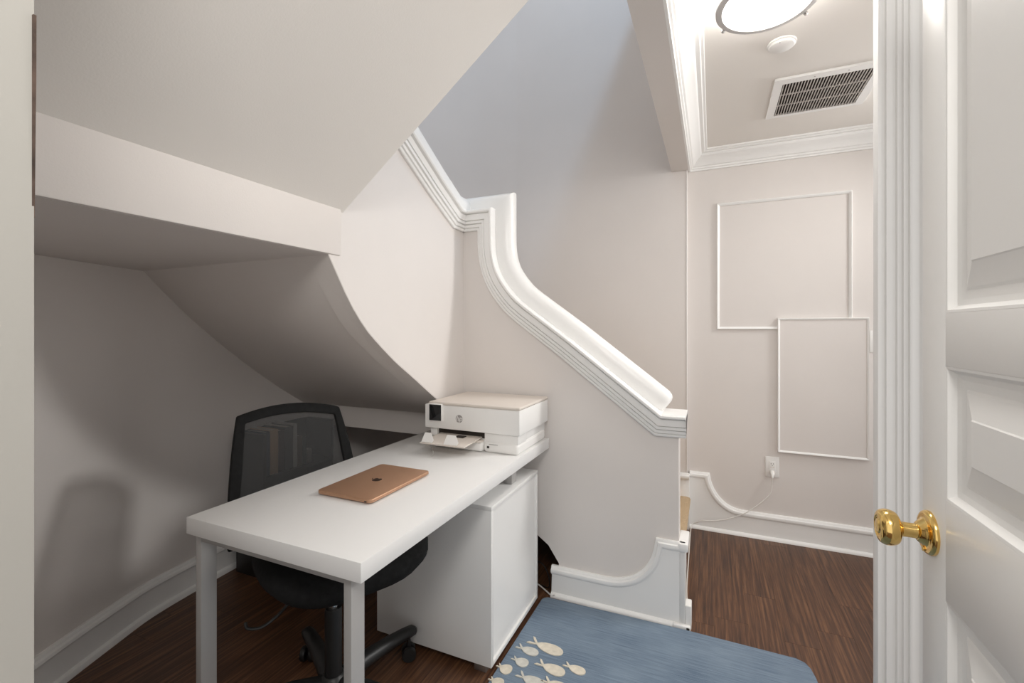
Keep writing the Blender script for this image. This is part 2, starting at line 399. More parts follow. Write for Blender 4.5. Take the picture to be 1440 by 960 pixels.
struct(box('wall_strip', (-2.33, 2.05, .672), (SX-.02, 2.11, .81), 'wall'), 'narrow beige wall strip above the dark storage opening')
struct(box('ceiling_void', (-2.4, 2.10, .67), (-1.17, 3.02, .74), 'wall'), 'low ceiling inside the dark storage opening')

# flight overhead (its sloping underside)
fs = .771
def fz(x): return 1.642+fs*(x-SX)
prof = [(SX-.06, fz(SX-.06)), (-.15, fz(-.15)), (-.15, fz(-.15)+.26), (SX-.06, fz(SX-.06)+.26)]
struct(prism('ceiling_flight', prof, 1, -.75, 1.20, 'ceil'), 'large beige sloping underside of the upper stair flight')

# ------------------------------------------------------------------ lower stair flight with carpet
st = struct(bpy.data.objects.new('stair', None), 'tan carpeted stair rising behind the knee wall'); C.objects.link(st); st.location = (-.15, KY+.1, 0)
for k in range(5):
    x1 = -.150-.235*k; z1 = .205+.195*k; x0 = x1-.26 if k < 4 else -2.29
    nb = [(x0-(.0), z1-.20 if k else 0), (x1, z1-.20 if k else 0), (x1, z1-.045), (x1+.018, z1-.035), (x1+.026, z1-.018), (x1+.018, z1-.004), (x1, z1), (x0, z1)]
    o = prism('step', [(a, c) for a, c in nb], 1, KY+.102 if k < 4 else KY+.12, TY-.003 if k < 4 else TY-.35, 'carpet', None, smooth=30)
    o.parent = st; o.matrix_parent_inverse = Matrix.Translation((.15, -KY-.1, 0))

# ------------------------------------------------------------------ front jamb, casing, door
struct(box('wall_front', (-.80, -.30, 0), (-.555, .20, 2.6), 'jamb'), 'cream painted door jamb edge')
b = bmesh.new()
va = [b.verts.new((p[0], .1986, p[2])) for p in [(-.575, .201, 1.522), (-.5520, .201, 1.520), (-.5525, .201, 1.46), (-.5536, .201, 1.42), (-.5552, .201, 1.34), (-.575, .201, 1.33)]]
f = b.faces.new(va); r_ = bmesh.ops.extrude_face_region(b, geom=[f]); bmesh.ops.translate(b, vec=(0, .0020, 0), verts=[v for v in r_['geom'] if isinstance(v, bmesh.types.BMVert)])
struct(link('trim_5', b, 'bare'), 'sliver of rough bare wood at the jamb edge')

struct(box('wall_casing_side', (.415, 1.43, 0), (1.25, 1.55, CZ), 'wall'), 'wall behind the fluted door casing')
cx = .374; cp = [(0, 0)]
W_ = .094
def dcas(x):
    x = x-cx
    return 0
CAS = [(0.000, 1.43), (-.002, 1.412), (.002, 1.4005), (.008, 1.400), (.010, 1.408), (.018, 1.409), (.019, 1.401), (.031, 1.401), (.033, 1.409), (.039, 1.409), (.041, 1.403), (.045, 1.403), (.047, 1.411), (.052, 1.411), (.054, 1.405), (.058, 1.405), (.060, 1.413), (.065, 1.413), (.067, 1.407), (.071, 1.407), (.073, 1.415), (.088, 1.416), (.092, 1.412), (.098, 1.412), (.098, 1.43)]
struct(prism('trim_6', [(cx+a, c) for a, c in CAS], 2, 0, CZ, 'trim', smooth=28), 'white fluted door casing beside the white door')

door = struct(bpy.data.objects.new('door_1', None), 'white raised-panel door standing open, with a brass knob'); C.objects.link(door); door.location = (.331, .946, .01)
D0, D1 = .312, .350
Y0, Y1 = .150, .946
def dpart(o): o.parent = door; o.matrix_parent_inverse = Matrix.Translation((-.331, -.946, -.01)); return o
dpart(box('stile', (D0, Y1-.080, .01), (D1, Y1, 2.03), 'door', bev=.0015))
dpart(box('stile', (D0, Y0, .01), (D1, Y0+.08, 2.03), 'door', bev=.0015))
for z0, z1 in ((.01, .22), (.843, .990), (1.186, 1.264), (1.93, 2.03)):
    dpart(box('rail', (D0+.0002, Y0+.0795, z0), (D1-.0002, Y1-.0795, z1), 'door', bev=.001))
def raised_panel(y0, y1, z0, z1):
    b = bmesh.new()
    rings = [(0, D0+.0004), (.004, D0+.001), (.010, D0+.010), (.018, D0+.012), (.030, D0+.013), (.034, D0+.011), (.066, D0+.0035), (.068, D0+.002)]
    R_ = []
    for ins, x in rings:
        R_.append([b.verts.new((x, *p)) for p in ((y0+ins, z0+ins), (y1-ins, z0+ins), (y1-ins, z1-ins), (y0+ins, z1-ins))])
    back = [b.verts.new((D1-.006, *p)) for p in ((y0, z0), (y1, z0), (y1, z1), (y0, z1))]
    R_ = [back]+R_
    for A, B in zip(R_, R_[1:]):
        for k in range(4): b.faces.new((A[k], A[(k+1) % 4], B[(k+1) % 4], B[k]))
    b.faces.new(R_[-1]); b.faces.new(back[::-1])
    return b
for z0, z1 in ((.22, .843), (.990, 1.186), (1.264, 1.93)):
    dpart(link('panel', raised_panel(Y0+.08, Y1-.08, z0, z1), 'door'))
kz, ky = .922, .915
knob = dpart(link('knob', bm_lathe([(p.x, p.y) for p in smooth_path([(a_, h_, 0) for a_, h_ in [(.0115, D0-.014), (.0115, D0-.036), (.016, D0-.039), (.024, D0-.043), (.0275, D0-.051), (.0275, D0-.058), (.024, D0-.065), (.017, D0-.0675), (.0155, D0-.066), (.012, D0-.066), (.010, D0-.068), (.004, D0-.069)]], 4)], 48, 'X', (0, ky, kz)), 'brass', smooth=70)); knob['label'] = 'polished brass knob'
ros = dpart(link('rosette', bm_lathe([(p.x, p.y) for p in smooth_path([(a_, h_, 0) for a_, h_ in [(.0335, D0+.0), (.0335, D0-.004), (.030, D0-.008), (.022, D0-.0085), (.019, D0-.012), (.0155, D0-.016), (.013, D0-.018)]], 4)], 48, 'X', (0, ky, kz)), 'brass', smooth=60)); ros['label'] = 'round brass rosette'
dpart(link('screw', bm_lathe([(.0042, D0-.0085), (.0042, D0-.0102), (.002, D0-.0108)], 12, 'X', (0, ky, kz-.0255)), 'brass', smooth=40))

# ------------------------------------------------------------------ framed wall mouldings on the hall end wall
def frame_trim(name, x0, x1, z0, z1, label, y=HY, w=.016, d=.013, board=None):
    root = bpy.data.objects.new(name, None); C.objects.link(root); root.location = (x0, y, z0)
    inv = Matrix.Translation((-x0, -y, -z0))
    PR = [(0, 0), (0, .008), (.003, d), (.008, d-.002), (.012, d-.005), (w, .005), (w, 0)]
    cs = [(x0, z0), (x1, z0), (x1, z1), (x0, z1)]
    for i in range(4):
        a = cs[i]; c = cs[(i+1) % 4]
        t = Vector((c[0]-a[0], 0, c[1]-a[1])).normalized(); s = Vector((0, -1, 0)).cross(t)
        b = bmesh.new()
        A = [b.verts.new(Vector((a[0], y, a[1]))+s*ps+t*ps+Vector((0, -pd, 0))) for ps, pd in PR]
        B = [b.verts.new(Vector((c[0], y, c[1]))+s*ps-t*ps+Vector((0, -pd, 0))) for ps, pd in PR]
        n = len(PR)
        for j in range(n): b.faces.new((A[j], A[(j+1) % n], B[(j+1) % n], B[j]))
        b.faces.new(A[::-1]); b.faces.new(B)
        o = link('moulding_strip', b, 'trim', root); o.matrix_parent_inverse = inv
    if board:
        o = box('board', (x0+.002, y-board, z0+.002), (x1-.002, y+.001, z1-.002), 'wall', root); o.matrix_parent_inverse = inv
    return struct(root, label)
frame_trim('trim_7', .024, .710, 1.240, 2.014, 'larger white moulding frame on the hall end wall')
frame_trim('trim_8', .348, .786, .522, 1.306, 'smaller white-framed access panel overlapping the larger moulding frame', d=.022, board=.014)

# ------------------------------------------------------------------ desk
desk = thing('desk', 'white thick-topped desk with grey metal legs pushed against the knee wall', 'desk', (-.996, 1.386, 0))
def under(root, o): o.parent = root; o.matrix_parent_inverse = root_inv(root); return o
def root_inv(root):
    return (Matrix.Translation(root.location) @ root.rotation_euler.to_matrix().to_4x4()).inverted()
under(desk, box('tabletop', (-1.297, .768, .690), (-.695, 2.004, .735), 'white', bev=.0012))
for x0 in (-1.289, -.763):
    l_ = under(desk, box('leg', (x0, .788, 0.004), (x0+.022, .831, .690), 'steel', bev=.001))
    o = box('foot_pad', (x0-.001, .787, 0), (x0+.023, .832, .005), 'black'); o.parent = l_
under(desk, box('crossbar', (-1.268, .788, .666), (-.762, .831, .690), 'steel', bev=.001))
for x0, y0 in ((-.790, 1.70), (-1.23, 1.70)):
    under(desk, box('support_block', (x0, y0, .607), (x0+.04, y0+.045, .690), 'steel', bev=.002))

# cabinet
cab = thing('cabinet', 'low white cabinet with an inset framed side standing under the desk', 'cabinet', (-.978, 1.691, 0))
CX0, CX1, CY0, CY1, CB, CT = -1.235, -.722, 1.456, 1.926, .030, .606
under(cab, box('side_panel', (CX0, CY0, CB), (CX1, CY0+.016, CT-.016), 'cab', bev=.0012))
under(cab, box('side_panel', (CX0, CY1-.016, CB), (CX1, CY1, CT-.016), 'cab', bev=.0012))
under(cab, box('top_panel', (CX0, CY0, CT-.016), (CX1, CY1, CT), 'cab', bev=.0012))
under(cab, box('bottom_panel', (CX0, CY0+.016, CB), (CX1, CY1-.016, CB+.016), 'cab', bev=.0012))
under(cab, box('back_panel', (CX0, CY0+.016, CB+.016), (CX0+.012, CY1-.016, CT-.016), 'cab'))
under(cab, box('inset_panel', (CX1-.018, CY0+.0165, CB+.0165), (CX1-.008, CY1-.0165, CT-.0165), 'cab'))
for x in (CX0+.05, CX1-.075):
    for y in (CY0+.008, CY1-.06):
        under(cab, box('foot', (x, y, 0), (x+.05, y+.045, CB), 'alum', bev=.003))

# ------------------------------------------------------------------ laptop
lap = thing('laptop', 'closed gold laptop lying on the white desk', 'laptop', (-1.001, 1.180, .735), R(0))
def rrect(w, h, r, n=6):
    pts = []
    for cx_, cy_, a0 in ((w/2-r, h/2-r, 0), (-w/2+r, h/2-r, 90), (-w/2+r, -h/2+r, 180), (w/2-r, -h/2+r, 270)):
        for k in range(n+1):
            a = R(a0+90*k/n); pts.append((cx_+r*math.cos(a), cy_+r*math.sin(a)))
    return pts
def rr_loft(levels, r, n=6):
    b = bmesh.new(); R_ = []
    for w, h, z in levels: R_.append([b.verts.new((x, y, z)) for x, y in rrect(w, h, r, n)])
    m = len(R_[0])
    for A, B in zip(R_, R_[1:]):
        for k in range(m): b.faces.new((A[k], A[(k+1) % m], B[(k+1) % m], B[k]))
    b.faces.new(R_[0][::-1]); b.faces.new(R_[-1]); return b
LW, LL = .209, .299
link('base', rr_loft([(LW-.03, LL-.03, .0015), (LW-.008, LL-.008, .003), (LW, LL, .0065), (LW, LL, .0098)], .012), 'gold', lap, smooth=40)
link('lid', rr_loft([(LW, LL, .0104), (LW, LL, .0135), (LW-.002, LL-.002, .0150), (LW-.006, LL-.006, .0155)], .012), 'gold', lap, smooth=40)
for sx in (-1, 1):
    for sy in (-1, 1): link('rubber_foot', bm_lathe([(.006, 0), (.006, .002)], 16, 'Z', (sx*.075, sy*.115, 0)), 'black', lap)
# fruit-shaped emblem with a bite and a leaf, built flat on the lid
def emblem(s):
    b = bmesh.new(); pts = []
    for k in range(72):
        a = 2*math.pi*k/72
        x = math.cos(a); y = math.sin(a)
        r = 1.0-.16*math.exp(-((a-math.pi/2)/.28)**2)-.09*math.exp(-((a-1.5*math.pi)/.2)**2)+.03*math.cos(2*a)
        px, py = x*r*.92, y*r
        dx, dy = px-1.06, py-.12
        dd = math.hypot(dx, dy)
        if dd < .42: px, py = 1.06+dx/dd*.42, .12+dy/dd*.42
        pts.append((px, py))
    vs = [b.verts.new((px*s, py*s, 0)) for px, py in pts]; b.faces.new(vs)
    lf = [b.verts.new((px*s, py*s, 0)) for px, py in [(0, 1.0), (.05, 1.2), (.18, 1.38), (.36, 1.48), (.34, 1.28), (.2, 1.1)]]; b.faces.new(lf)
    r_ = bmesh.ops.extrude_face_region(b, geom=b.faces[:]); bmesh.ops.translate(b, vec=(0, 0, .0004), verts=[v for v in r_['geom'] if isinstance(v, bmesh.types.BMVert)])
    bmesh.ops.triangulate(b, faces=[f for f in b.faces if len(f.verts) > 4]); return b
em = link('emblem', emblem(.0165), 'golddark', lap); em.location = (0, 0, .0154); em.rotation_euler = (0, 0, R(90)); em['label'] = 'dark mirror-finish apple-shaped emblem'
link('port', rr_loft([(.008, .003, 0), (.008, .003, .0012)], .0012, 3), 'black', lap).matrix_local = Matrix.Translation((.085, -LL/2, .0082)) @ Matrix.Rotation(R(90), 4, 'X')

# ------------------------------------------------------------------ printer
PZ = .735
pr = thing('printer', 'white all-in-one printer with a beige lid on the desk corner', 'printer', (-.92, 1.83, PZ))
px0, px1, pyf, pyb = -1.147, -.699, 1.662, 2.000
def pp(o): return under(pr, o)
pp(box('base', (px0+.035, pyf+.02, PZ), (px1-.012, pyb-.006, PZ+.050), 'pwhite', bev=.012, seg=4))
pp(box('lower_body', (px0+.02, pyf+.035, PZ+.040), (px1-.014, pyb-.004, PZ+.088), 'pwhite', bev=.004))
pp(box('front_block', (-.862, pyf+.006, PZ), (px1-.010, pyb-.02, PZ+.044), 'pwhite', bev=.012, seg=4))
pp(box('paper_drawer', (-1.098, pyf-.004, PZ+.001), (-.866, pyf+.25, PZ+.042), 'pwhite', bev=.010, seg=3))
pp(box('drawer_cover', (-1.094, pyf-.012, PZ+.040), (-.868, pyf+.20, PZ+.047), 'pbeige', bev=.002))
pp(box('paper_slot', (-1.094, pyf+.030, PZ+.046), (-.862, pyf+.10, PZ+.078), 'dark'))
pp(box('side_post', (px0+.018, pyf+.016, PZ+.044), (-1.094, pyf+.10, PZ+.086), 'pwhite', bev=.003))
pp(box('side_post', (-.862, pyf+.012, PZ+.040), (px1-.012, pyf+.10, PZ+.086), 'pwhite', bev=.003))
pp(box('scanner_head', (px0, pyf, PZ+.080), (px1, pyb, PZ+.181), 'pwhite', bev=.004, seg=3))
lid = pp(box('lid', (px0+.020, pyf-.001, PZ+.181), (px1+.001, pyb, PZ+.194), 'pbeige', bev=.005, seg=3)); lid['label'] = 'beige flat scanner lid'
ct = pp(box('control_panel', (px0+.026, pyf-.010, PZ+.112), (px0+.092, pyf+.014, PZ+.186), 'pwhite', bev=.004))
sc = box('screen', (px0+.030, pyf-.0115, PZ+.115), (px0+.089, pyf-.009, PZ+.183), 'screen', bev=.001); sc.parent = ct; sc['label'] = 'dark touch screen'
for zz in (.152, .167):
    pp(link('indicator', bm_lathe([(.0022, pyf-.0008), (.0022, pyf+.001)], 12, 'Y', (px0+.013, 0, PZ+zz)), 'plate'))
# output tray with two end flaps
tr = pp(link('output_tray', bm_prism([(pyf+.05, PZ+.052), (pyf-.125, PZ+.044), (pyf-.125, PZ+.049), (pyf+.05, PZ+.057)], 0, -1.085, -.882), 'pbeige'))
tr['label'] = 'beige pull-out paper tray'
def flap(x0, x1):
    return link('tray_flap', bm_prism([(x0, pyf-.122), (x1, pyf-.122), (x1-.012, pyf-.075), (x0+.004, pyf-.075)], 2, PZ+.051, PZ+.056), 'pwhite')
for x0, x1 in ((-1.080, -1.030), (-.975, -.915)):
    fl_ = link('tray_flap', bm_prism([(x0, 0), (x1, 0), (x1+.004, .012), (x1-.016, .040), (x0+.004, .040)], 2, -.001, .001), 'pwhite'); fl_.parent = pr
    fl_.matrix_local = root_inv(pr) @ Matrix.Translation((0, pyf-.122, PZ+.050)) @ Matrix.Rotation(R(58), 4, 'X')
pp(box('paper_stop', (-.985, pyf-.02, PZ+.0545), (-.945, pyf+.01, PZ+.058), 'dark', bev=.001))
pp(box('usb_port', (-.847, pyf+.0048, PZ+.018), (-.837, pyf+.0065, PZ+.027), 'dark'))
pp(box('brand_lettering', (-.838, pyf+.0050, PZ+.0335), (-.798, pyf+.0062, PZ+.0355), 'pgrey'))
# round badge with the two letters
def text_mesh(s, size, m, shear=0, depth=.0003, bold=.0):
    cu = bpy.data.curves.new('txt', 'FONT'); cu.body = s; cu.size = size; cu.extrude = depth; cu.shear = shear; cu.offset = bold
    cu.align_x = 'CENTER'; cu.align_y = 'CENTER'
    to = bpy.data.objects.new('txt', cu); C.objects.link(to)
    me = bpy.data.meshes.new_from_object(to.evaluated_get(bpy.context.evaluated_depsgraph_get()))
    bpy.data.objects.remove(to); bpy.data.curves.remove(cu)
    me.materials.clear(); me.materials.append(M[m]); return me
bd = pp(link('badge', bm_lathe([(.0165, pyf-.0008), (.0165, pyf+.001)], 40, 'Y', (-.975, 0, PZ+.129)), 'pgrey', smooth=30)); bd['label'] = 'round grey maker badge'
o = bpy.data.objects.new('badge_letters', text_mesh('hp', .031, 'pwhite', .28)); C.objects.link(o); o.parent = bd
o.matrix_local = Matrix.Translation((-.976, pyf-.0011, PZ+.1295)) @ Matrix.Rotation(R(90), 4, 'X')
wr = link('tray_wire', bm_tube(smooth_path([(-1.06, pyf-.10, PZ+.046), (-1.03, pyf-.125, PZ+.030), (-1.012, pyf-.135, PZ+.012), (-1.020, pyf-.14, PZ+.0008)], 4), .0009, 6), 'alum', smooth=True)
pp(wr)

# ------------------------------------------------------------------ office chair
ch = thing('office_chair', 'black mesh-back office chair on casters tucked behind the desk', 'chair', (-1.108, 1.10, 0), R(-27))
seat_pts = []
b = bmesh.new(); NR = []
for f_, z in ((.80, .418), (.93, .425), (1.0, .447), (1.0, .468), (.96, .490), (.86, .500), (.5, .503)):
    ring = []
    for k in range(40):
        a = 2*math.pi*k/40; cx_ = math.cos(a); sy = math.sin(a)
        ex = math.copysign(abs(cx_)**.62, cx_); ey = math.copysign(abs(sy)**.62, sy)
        x = -.012+.240*ex*f_; y = .030+.252*ey*f_*(1-.06*(ex < 0)*abs(ex))
        dz = -.018*max(0, ex)**3+.016*abs(ey)**3
        ring.append(b.verts.new((x, y, z+dz+.070)))
    NR.append(ring)
for A, B in zip(NR, NR[1:]):
    for k in range(40): b.faces.new((A[k], A[(k+1) % 40], B[(k+1) % 40], B[k]))
b.faces.new(NR[0][::-1]); b.faces.new(NR[-1])
link('seat', b, 'fabric', ch, smooth=60)
# back: frame of curved tube with mesh between
def bpt(u, v):   # u -1..1 across, v 0..1 up
    hw = .224-.044*v**2
    z = .505+.42*v+.028*v*(1-u*u)
    x = -.292-.130*v+.016*(u*u)+.012*math.sin(v*3.1)
    return Vector((x, -.030+u*hw, z))
outl = [bpt(-1, t/10) for t in range(0, 10)]+[bpt(-1+2*t/16, 1) for t in range(0, 17)]+[bpt(1, t/10) for t in range(9, -1, -1)]+[bpt(1-2*t/10, 0) for t in range(1, 10)]
# flat band frame
b = bmesh.new(); n = len(outl); rings = []
cen = Vector((-.33, 0, .72))
for i, p in enumerate(outl):
    w_ = .036
    inn = p+(cen-p).normalized()*w_
    side = abs(p.y) > .15
    rings.append([b.verts.new(q) for q in (p+Vector((.012, 0, 0)), p+Vector((-.014, 0, 0)), inn+Vector((-.010, 0, 0)), inn+Vector((.010, 0, 0)))])
for i in range(n):
    A = rings[i]; B = rings[(i+1) % n]
    for k in range(4): b.faces.new((A[k], A[(k+1) % 4], B[(k+1) % 4], B[k]))
bmesh.ops.bevel(b, geom=b.edges[:], offset=.003, segments=1, affect='EDGES')
link('back_frame', b, 'fabric', ch, smooth=40)
b = bmesh.new(); gr = [[b.verts.new(bpt(-.98+1.96*i/16, .01+.98*j/16)) for i in range(17)] for j in range(17)]
for j in range(16):
    for i in range(16): b.faces.new((gr[j][i], gr[j][i+1], gr[j+1][i+1], gr[j+1][i]))
bm_ = link('back_mesh', b, 'mesh', ch, smooth=True); bm_['label'] = 'see-through black mesh'
link('lumbar_bar', bm_tube([bpt(-.97, .18)+Vector((-.02, 0, 0)), bpt(-.5, .2)+Vector((-.03, 0, 0)), bpt(0, .2)+Vector((-.035, 0, 0)), bpt(.5, .2)+Vector((-.03, 0, 0)), bpt(.97, .18)+Vector((-.02, 0, 0))], .012, 10), 'black', ch, smooth=True)
link('back_bracket', bm_tube(smooth_path([(-.10, -.01, .445), (-.22, -.02, .44), (-.325, -.035, .47), (-.345, -.035, .56), (-.36, -.035, .62)], 4), .020, 10), 'black', ch, smooth=True)
link('mechanism', bm_box((-.13, -.09, .425), (.09, .09, .477), .008), 'black', ch, smooth=True)
link('lever', bm_tube(smooth_path([(0, -.08, .435), (.0, -.13, .415), (-.01, -.16, .385), (-.015, -.20, .365), (-.025, -.235, .370), (-.035, -.24, .385)], 4), .0045, 8), 'black', ch, smooth=True)
link('gas_cylinder', bm_lathe([(.026, .10), (.026, .345), (.024, .355)], 24), 'black', ch, smooth=40)
pist = link('piston', bm_lathe([(.0145, .35), (.0145, .43)], 24), 'chrome', ch, smooth=40); pist['label'] = 'shiny metal piston'
link('hub', bm_lathe([(.040, .080), (.046, .095), (.044, .125), (.034, .140), (.028, .145)], 24), 'black', ch, smooth=40)
for k in range(5):
    a = R(79+27+72*k); d = Vector((math.cos(a), math.sin(a), 0)); s_ = Vector((-d.y, d.x, 0))
    b = bmesh.new(); rg = []
    for t, zc, w_, h_ in ((.03, .110, .032, .030), (.12, .116, .030, .027), (.22, .112, .027, .024), (.30, .104, .025, .021), (.338, .099, .022, .018), (.350, .096, .012, .011)):
        ring = []
        for q in range(10):
            an = 2*math.pi*q/10; ring.append(b.verts.new(d*t+s_*w_*math.cos(an)+Vector((0, 0, zc+h_*math.sin(an)))))
        rg.append(ring)
    for A, B in zip(rg, rg[1:]):
        for q in range(10): b.faces.new((A[q], A[(q+1) % 10], B[(q+1) % 10], B[q]))
    b.faces.new(rg[0][::-1]); b.faces.new(rg[-1])
    arm = link('base_arm', b, 'black', ch, smooth=50)
    c0 = d*.318
    cb = bmesh.new()
    for off in (-.016, .016):
        w2 = bm_lathe([(.010, -.010), (.024, -.009), (.026, -.005), (.026, .005), (.024, .009), (.010, .010)], 20, 'X')
        ang = a+.9; rot = Matrix.Translation(c0+Vector((math.cos(ang)*off, math.sin(ang)*off, .026))) @ Matrix.Rotation(ang, 4, 'Z')
        bmesh.ops.transform(w2, matrix=rot, verts=w2.verts[:]); merge(cb, w2)
    merge(cb, bm_lathe([(.007, .03), (.007, .09)], 10, 'Z', c0))
    link('caster', cb, 'black', arm, smooth=40)

# ------------------------------------------------------------------ black shelf unit with books behind the chair
sh = thing('book_shelf', 'low black shelf unit against the curved wall behind the chair', 'shelf', (-2.135, 1.79, 0))
SX0, SX1, SY0, SY1, ST = -2.235, -2.035, 1.565, 2.02, .715
under(sh, box('side_panel', (SX0, SY0, 0), (SX1, SY0+.018, ST), 'shelf', bev=.001))
under(sh, box('side_panel', (SX0, SY1-.018, 0), (SX1, SY1, ST), 'shelf', bev=.001))
under(sh, box('back_panel', (SX0, SY0+.018, .02), (SX0+.008, SY1-.018, ST), 'shelf'))
under(sh, box('shelf_board', (SX0+.008, SY0+.018, .02), (SX1, SY1-.018, .038), 'shelf'))
under(sh, box('shelf_board', (SX0+.008, SY0+.018, .482), (SX1, SY1-.018, .50), 'shelf'))
under(sh, box('shelf_board', (SX0+.008, SY0+.018, .25), (SX1, SY1-.018, .268), 'shelf'))
by = SY0+.024
bl = ['thin navy book at the near end of the black shelf', 'tan-spined book beside the navy book on the black shelf', 'dark maroon book beside the tan book on the black shelf', 'charcoal book between the maroon and pale books on the black shelf',
      'pale grey book in the middle of the black shelf', 'short brown book beside the pale grey book on the black shelf', 'short dark green book beside the brown book on the black shelf', 'low mid-grey book last in the row on the black shelf']
for i, (th, hh, dp) in enumerate(((.028, .222, .150), (.046, .226, .155), (.034, .215, .150), (.050, .225, .16), (.024, .232, .165), (.030, .165, .14), (.026, .150, .14), (.034, .075, .13))):
    bk = thing('book', bl[i], 'book', (SX1-.02-dp/2, by+th/2, .50), 0, 'books on the black shelf')
    t = .003
    bb_ = bmesh.new(); bm_box((-dp/2, -th/2, 0), (dp/2, -th/2+t, hh), 0, bm=bb_); bm_box((-dp/2, th/2-t, 0), (dp/2, th/2, hh), 0, bm=bb_); bm_box((dp/2-t, -th/2+t, 0), (dp/2, th/2-t, hh), 0, bm=bb_)
    link('cover', bb_, 'book%d' % i, bk)
    link('page_block', bm_box((-dp/2+.004, -th/2+t, .003), (dp/2-t, th/2-t, hh-.004)), 'page', bk)
    by += th+.003

# ------------------------------------------------------------------ rug with tufted fish
rug = thing('rug', 'blue low-pile rug with cream fish lying on the dark wood floor', 'rug', (-.19, 1.1, 0))
RX0, RX1, RY0, RY1 = -.712, .330, .25, 1.988
pts = [(RX0, RY0), (RX1+.02, RY0), (RX1+.012, 1.80), (RX1+.004, 1.90), (RX1-.004, 1.945), (RX1-.018, 1.972), (RX1-.045, 1.985), (-.10, 1.990), (-.4, 1.985), (-.690, 1.978), (-.705, 1.970), (RX0, 1.955), (RX0-.002, 1.6)]
b = bm_prism(pts, 2, 0.0, .011)
under(rug, link('pile', b, 'rug'))
def fish_bm(L, Wd):
    b = bmesh.new(); top = []
    n = 22
    o = []
    for k in range(n):     # body: egg outline from tail joint round the nose
        a = math.pi-2*math.pi*k/n
        x = L*(.5+.5*math.cos(a)); y = Wd*.5*math.sin(a)*(.62+.42*(x/L))
        if x < L*.25: y *= .35+.65*x/(L*.25)+.10
        o.append((x, y))
    def fan(pl):
        v0 = [b.verts.new((x, y, 0)) for x, y in pl]
        f = b.faces.new(v0)
        r_ = bmesh.ops.extrude_face_region(b, geom=[f]); vv = [v for v in r_['geom'] if isinstance(v, bmesh.types.BMVert)]
        bmesh.ops.translate(b, vec=(0, 0, .004), verts=vv)
    fan(o)
    k = L*.30
    fan([(.006, .004), (-.002, .0), (-k*.55, k*.50), (-k*.75, k*.85), (-k*.45, k*.80)])
    fan([(.006, -.005), (-.002, -.001), (-k*.75, -k*.10), (-k*1.0, -k*.42), (-k*.6, -k*.40)])
    bmesh.ops.triangulate(b, faces=[f for f in b.faces if len(f.verts) > 4])
    return b
for x, y, L_, Wd, an, m_ in ((-.633, 1.668, .115, .056, -7, 'fish'), (-.676, 1.621, .073, .044, -5, 'fish2'), (-.672, 1.555, .054, .046, -8, 'fish2'), (-.571, 1.570, .090, .052, -7, 'fish'),
                              (-.482, 1.602, .067, .042, -8, 'fish'), (-.709, 1.500, .048, .050, -8, 'fish'), (-.615, 1.488, .085, .050, -8, 'fish2'), (-.708, 1.432, .046, .046, -8, 'fish'), (-.525, 1.502, .08, .048, -8, 'fish')):
    L2 = L_
    o = link('tufted_fish', fish_bm(L2, Wd*1.12), m_); o.parent = rug; o.matrix_local = Matrix.Translation((x+.19, y-1.1, .010)) @ Matrix.Rotation(R(an), 4, 'Z')
    if x < -.70:  # cut at the rug edge: keep the tail short
        o.scale = (1, 1, 1)

# ------------------------------------------------------------------ ceiling lamp, smoke detector, vent
lp = thing('ceiling_lamp', 'round flush ceiling lamp with lit frosted glass and metal ring', 'lamp', (.153, 1.592, CZ))
link('ceiling_pan', bm_lathe([(.119, -.001), (.119, -.034)], 48), 'trim', lp, smooth=40)
gl = link('glass_diffuser', bm_lathe([(.112, -.034), (.121, -.040), (.123, -.080), (.118, -.085), (.06, -.090), (.005, -.091)], 56), 'glow', lp, smooth=50); gl['label'] = 'glowing white frosted glass'
link('ring', bm_lathe([(.122, -.070), (.143, -.070), (.146, -.078), (.145, -.092), (.140, -.096), (.126, -.096), (.122, -.090)], 64, close=True), 'ringm', lp, smooth=40)
for k in range(3):
    a = R(148+120*k-15) if k else R(139)
    a = R([146, 38, 270][k]); c0 = (.146*math.cos(a), .146*math.sin(a))
    link('finial', bm_lathe([(.003, -.066), (.004, -.090), (.0065, -.093), (.0065, -.098), (.003, -.102)], 14, 'Z', (c0[0], c0[1], 0)), 'chrome', lp, smooth=40)

sd = thing('smoke_detector', 'small round white smoke detector on the hall ceiling', 'smoke detector', (.241, 2.003, CZ))
link('base_plate', bm_lathe([(.050, 0), (.050, -.005), (.046, -.007)], 40), 'plate', sd, smooth=40)
link('cover', bm_lathe([(.045, -.007), (.044, -.011), (.040, -.014), (.005, -.015)], 40), 'plate', sd, smooth=40)
link('led', bm_lathe([(.002, -.013), (.002, -.0155)], 8, 'Z', (-.01, -.036, 0)), 'pgrey', sd)

